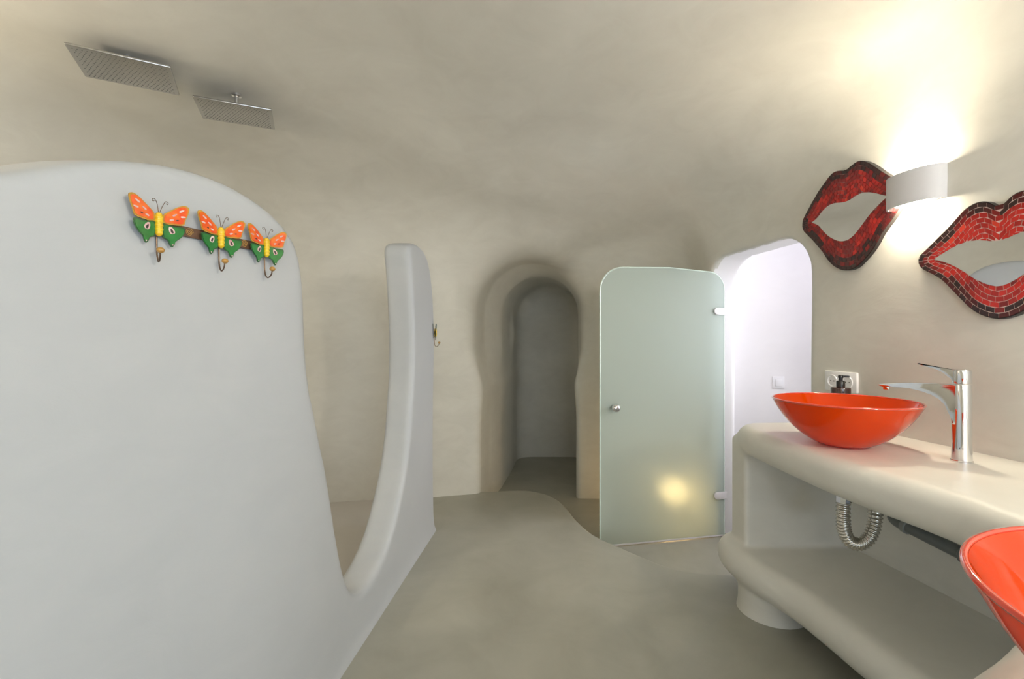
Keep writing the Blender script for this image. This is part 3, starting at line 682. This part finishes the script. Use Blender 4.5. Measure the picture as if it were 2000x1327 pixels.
# ---------------------------------------------------------------- butterfly hooks
RU = [(.0075, .004), (.009, .020), (.022, .032), (.036, .043), (.048, .050), (.057, .051), (.0625, .046), (.0605, .034), (.055, .020), (.050, .006), (.030, .0025), (.016, .001)]
RL = [(.0075, .002), (.028, .000), (.051, .001), (.0525, -.010), (.0455, -.023), (.034, -.034), (.0315, -.042), (.027, -.0475), (.0222, -.043), (.018, -.034), (.0075, -.027)]
def butterfly(parent, cx, hl=0.0, body_mat='yellow', upper='orange', lower='green', j=0.0):
    mk = bpy.data.objects.new('butterfly', None)
    for sgn in (-1, 1):
        for nm, P, m0, m1 in (('upper_wing', RU, upper, upper+'_rim' if upper == 'orange' else upper), ('lower_wing', RL, lower, lower+'_rim' if lower == 'green' else lower)):
            Q = [tuple(q) for q in spline(P, 3, closed=True)]
            cc = np.mean(Q, axis=0)
            tl_ = lambda u, v, w_: (cx+sgn*u, v, w_+.010+.12*u)
            bm = bmesh.new()
            def pr(Q_, w0, w1):
                lo = [bm.verts.new(tl_(a, b_, w0)) for a, b_ in Q_]; hi = [bm.verts.new(tl_(a, b_, w1)) for a, b_ in Q_]
                bm.faces.new(hi); bm.faces.new(lo[::-1])
                for i in range(len(Q_)): bm.faces.new((lo[i], lo[(i+1) % len(Q_)], hi[(i+1) % len(Q_)], hi[i]))
            pr(Q, 0, .0022); wing = obj(nm, bm, m1, parent, auto=30)
            bm = bmesh.new(); pr([(cc[0]+(a-cc[0])*.86, cc[1]+(b_-cc[1])*.86) for a, b_ in Q], .001, .0032); obj('painted_field', bm, m0, wing, auto=30)
            def dot(u, v, ru, rv, an, mt, w_, nm2):
                bm = bmesh.new(); pts = []
                for k_ in range(14):
                    a = 2*PI*k_/14; du, dw = ru*math.cos(a)*(1+.35*math.cos(a)), rv*math.sin(a)
                    pts.append((u+du*math.cos(an)-dw*math.sin(an), v+du*math.sin(an)+dw*math.cos(an)))
                bm_ = bm
                lo = [bm.verts.new(tl_(a, b_, w_)) for a, b_ in pts]; hi = [bm.verts.new(tl_(a, b_, w_+.0007)) for a, b_ in pts]
                bm.faces.new(hi)
                for i in range(14): bm.faces.new((lo[i], lo[(i+1) % 14], hi[(i+1) % 14], hi[i]))
                obj(nm2, bm, mt, wing, smooth=False)
            if nm == 'upper_wing' and upper == 'orange':
                for (u, v, a, l_) in ((.044, .036, .55, .0060), (.047, .024, .15, .0055), (.030, .024, .6, .0055), (.024, .012, .35, .0045)):
                    dot(u, v, l_, .0019, a, 'petal', .0031, 'petal_mark')
                dot(.036, .014, .003, .0013, .3, 'dark', .0031, 'petal_mark')
            elif nm == 'lower_wing' and lower == 'green':
                dot(.026, -.013, .0085, .0058, 2.0, 'petal', .0031, 'eye_spot'); dot(.026, -.0135, .0052, .0024, 2.0, 'dark', .0037, 'eye_spot')
                dot(.027, -.0425, .0016, .0016, 0, 'petal', .0031, 'tail_dot')
    bm = bmesh.new(); pts = []; rad = []
    for i in range(33):
        t_ = i/32; pts.append((cx, .024-.053*t_, .0135)); e = math.sqrt(max(0.02, 1-(2*t_-1)**6)); rad.append(.0078*e*(1+.10*math.sin(t_*PI*12)))
    tube(bm, pts, rad, 16); obj('insect_body', bm, body_mat, parent, auto=180)
    for sgn in (-1, 1):
        P = spline([(cx+sgn*.001, .022, .014), (cx+sgn*.004, .034, .016), (cx+sgn*.008, .045, .018), (cx+sgn*.012, .050, .018), (cx+sgn*.0165, .0485, .018), (cx+sgn*.0155, .0445, .018), (cx+sgn*.012, .0455, .018)], 5)
        bm = bmesh.new(); tube(bm, P, .0007, 6); obj('antenna', bm, 'wire', parent)
    P = spline([(cx, -.022, .006), (cx, -.045, .006), (cx, -.066, .007), (cx, -.078, .010), (cx+hl*.3, -.0845, .0165), (cx+hl*.6, -.083, .0245), (cx+hl*.9, -.076, .0315), (cx+hl, -.067, .034)], 5)
    bm = bmesh.new(); tube(bm, P, .0017, 8); hk = obj('hook', bm, 'wire', parent)
    bm = bmesh.new(); ball(bm, (cx+hl, -.062, .035), .0075, (1, .85, 1)); obj('hook_knob', bm, 'knobwood', hk)
    bpy.data.objects.remove(mk)
def frame_from(p, u):
    u = Vector((u[0], u[1], 0)).normalized(); n = u.cross(Vector((0, 0, 1)))
    return Matrix(((u.x, 0, n.x, 0), (u.y, 0, n.y, 0), (0, 1, 0, 0), (0, 0, 0, 1)))
u_ = Vector((.36, .933, 0)).normalized()
org = Vector((-.76, 1.045, 1.444)); nrm_ = u_.cross(Vector((0, 0, 1)))
# set the plane so the rack touches the partition at both ends
def front_at(t): q = org+u_*t; return part_x(q.y)
gap = min(((org+u_*t).x-front_at(t)) for t in (-.06, .0, .06, .126, .2, .3))
org = org-nrm_*(gap-.006)
rack = thing('butterfly_hook_rack', 'coat rack of three orange and green painted butterflies on the pale shower wall', 'coat hooks', org, frame_from(org, u_))
bm = bmesh.new(); box(bm, (.12, -.004, .004), (.315, .023, .006), .001); bar = obj('mounting_bar', bm, 'barbrown', rack)
for cx in (.052, .196):
    P = [(cx+.0095*(1-k_/40)*math.cos(k_*.42), -.004+.0095*(1-k_/40)*math.sin(k_*.42), .0075) for k_ in range(38)]
    bm = bmesh.new(); tube(bm, P, .0006, 6); obj('spiral_line', bm, 'gold', bar)
for cx, hl in ((-.019, -.010), (.126, -.006), (.259, .0)): butterfly(rack, cx, hl)
u2 = Vector((-.14, .99, 0)).normalized()
hk2 = thing('butterfly_hook', 'dark butterfly wall hook seen edge-on at the end of the tall horn', 'coat hook', (-.4925, 2.945, 1.235), frame_from(None, u2) @ Matrix.Scale(1.05, 4))
bm = bmesh.new(); box(bm, (0, -.004, .003), (.05, .02, .012), .001); obj('mounting_bar', bm, 'dark', hk2)
butterfly(hk2, 0, 0, 'yellow', 'bluegrey', 'bluegrey')
print('objects', len(bpy.data.objects))
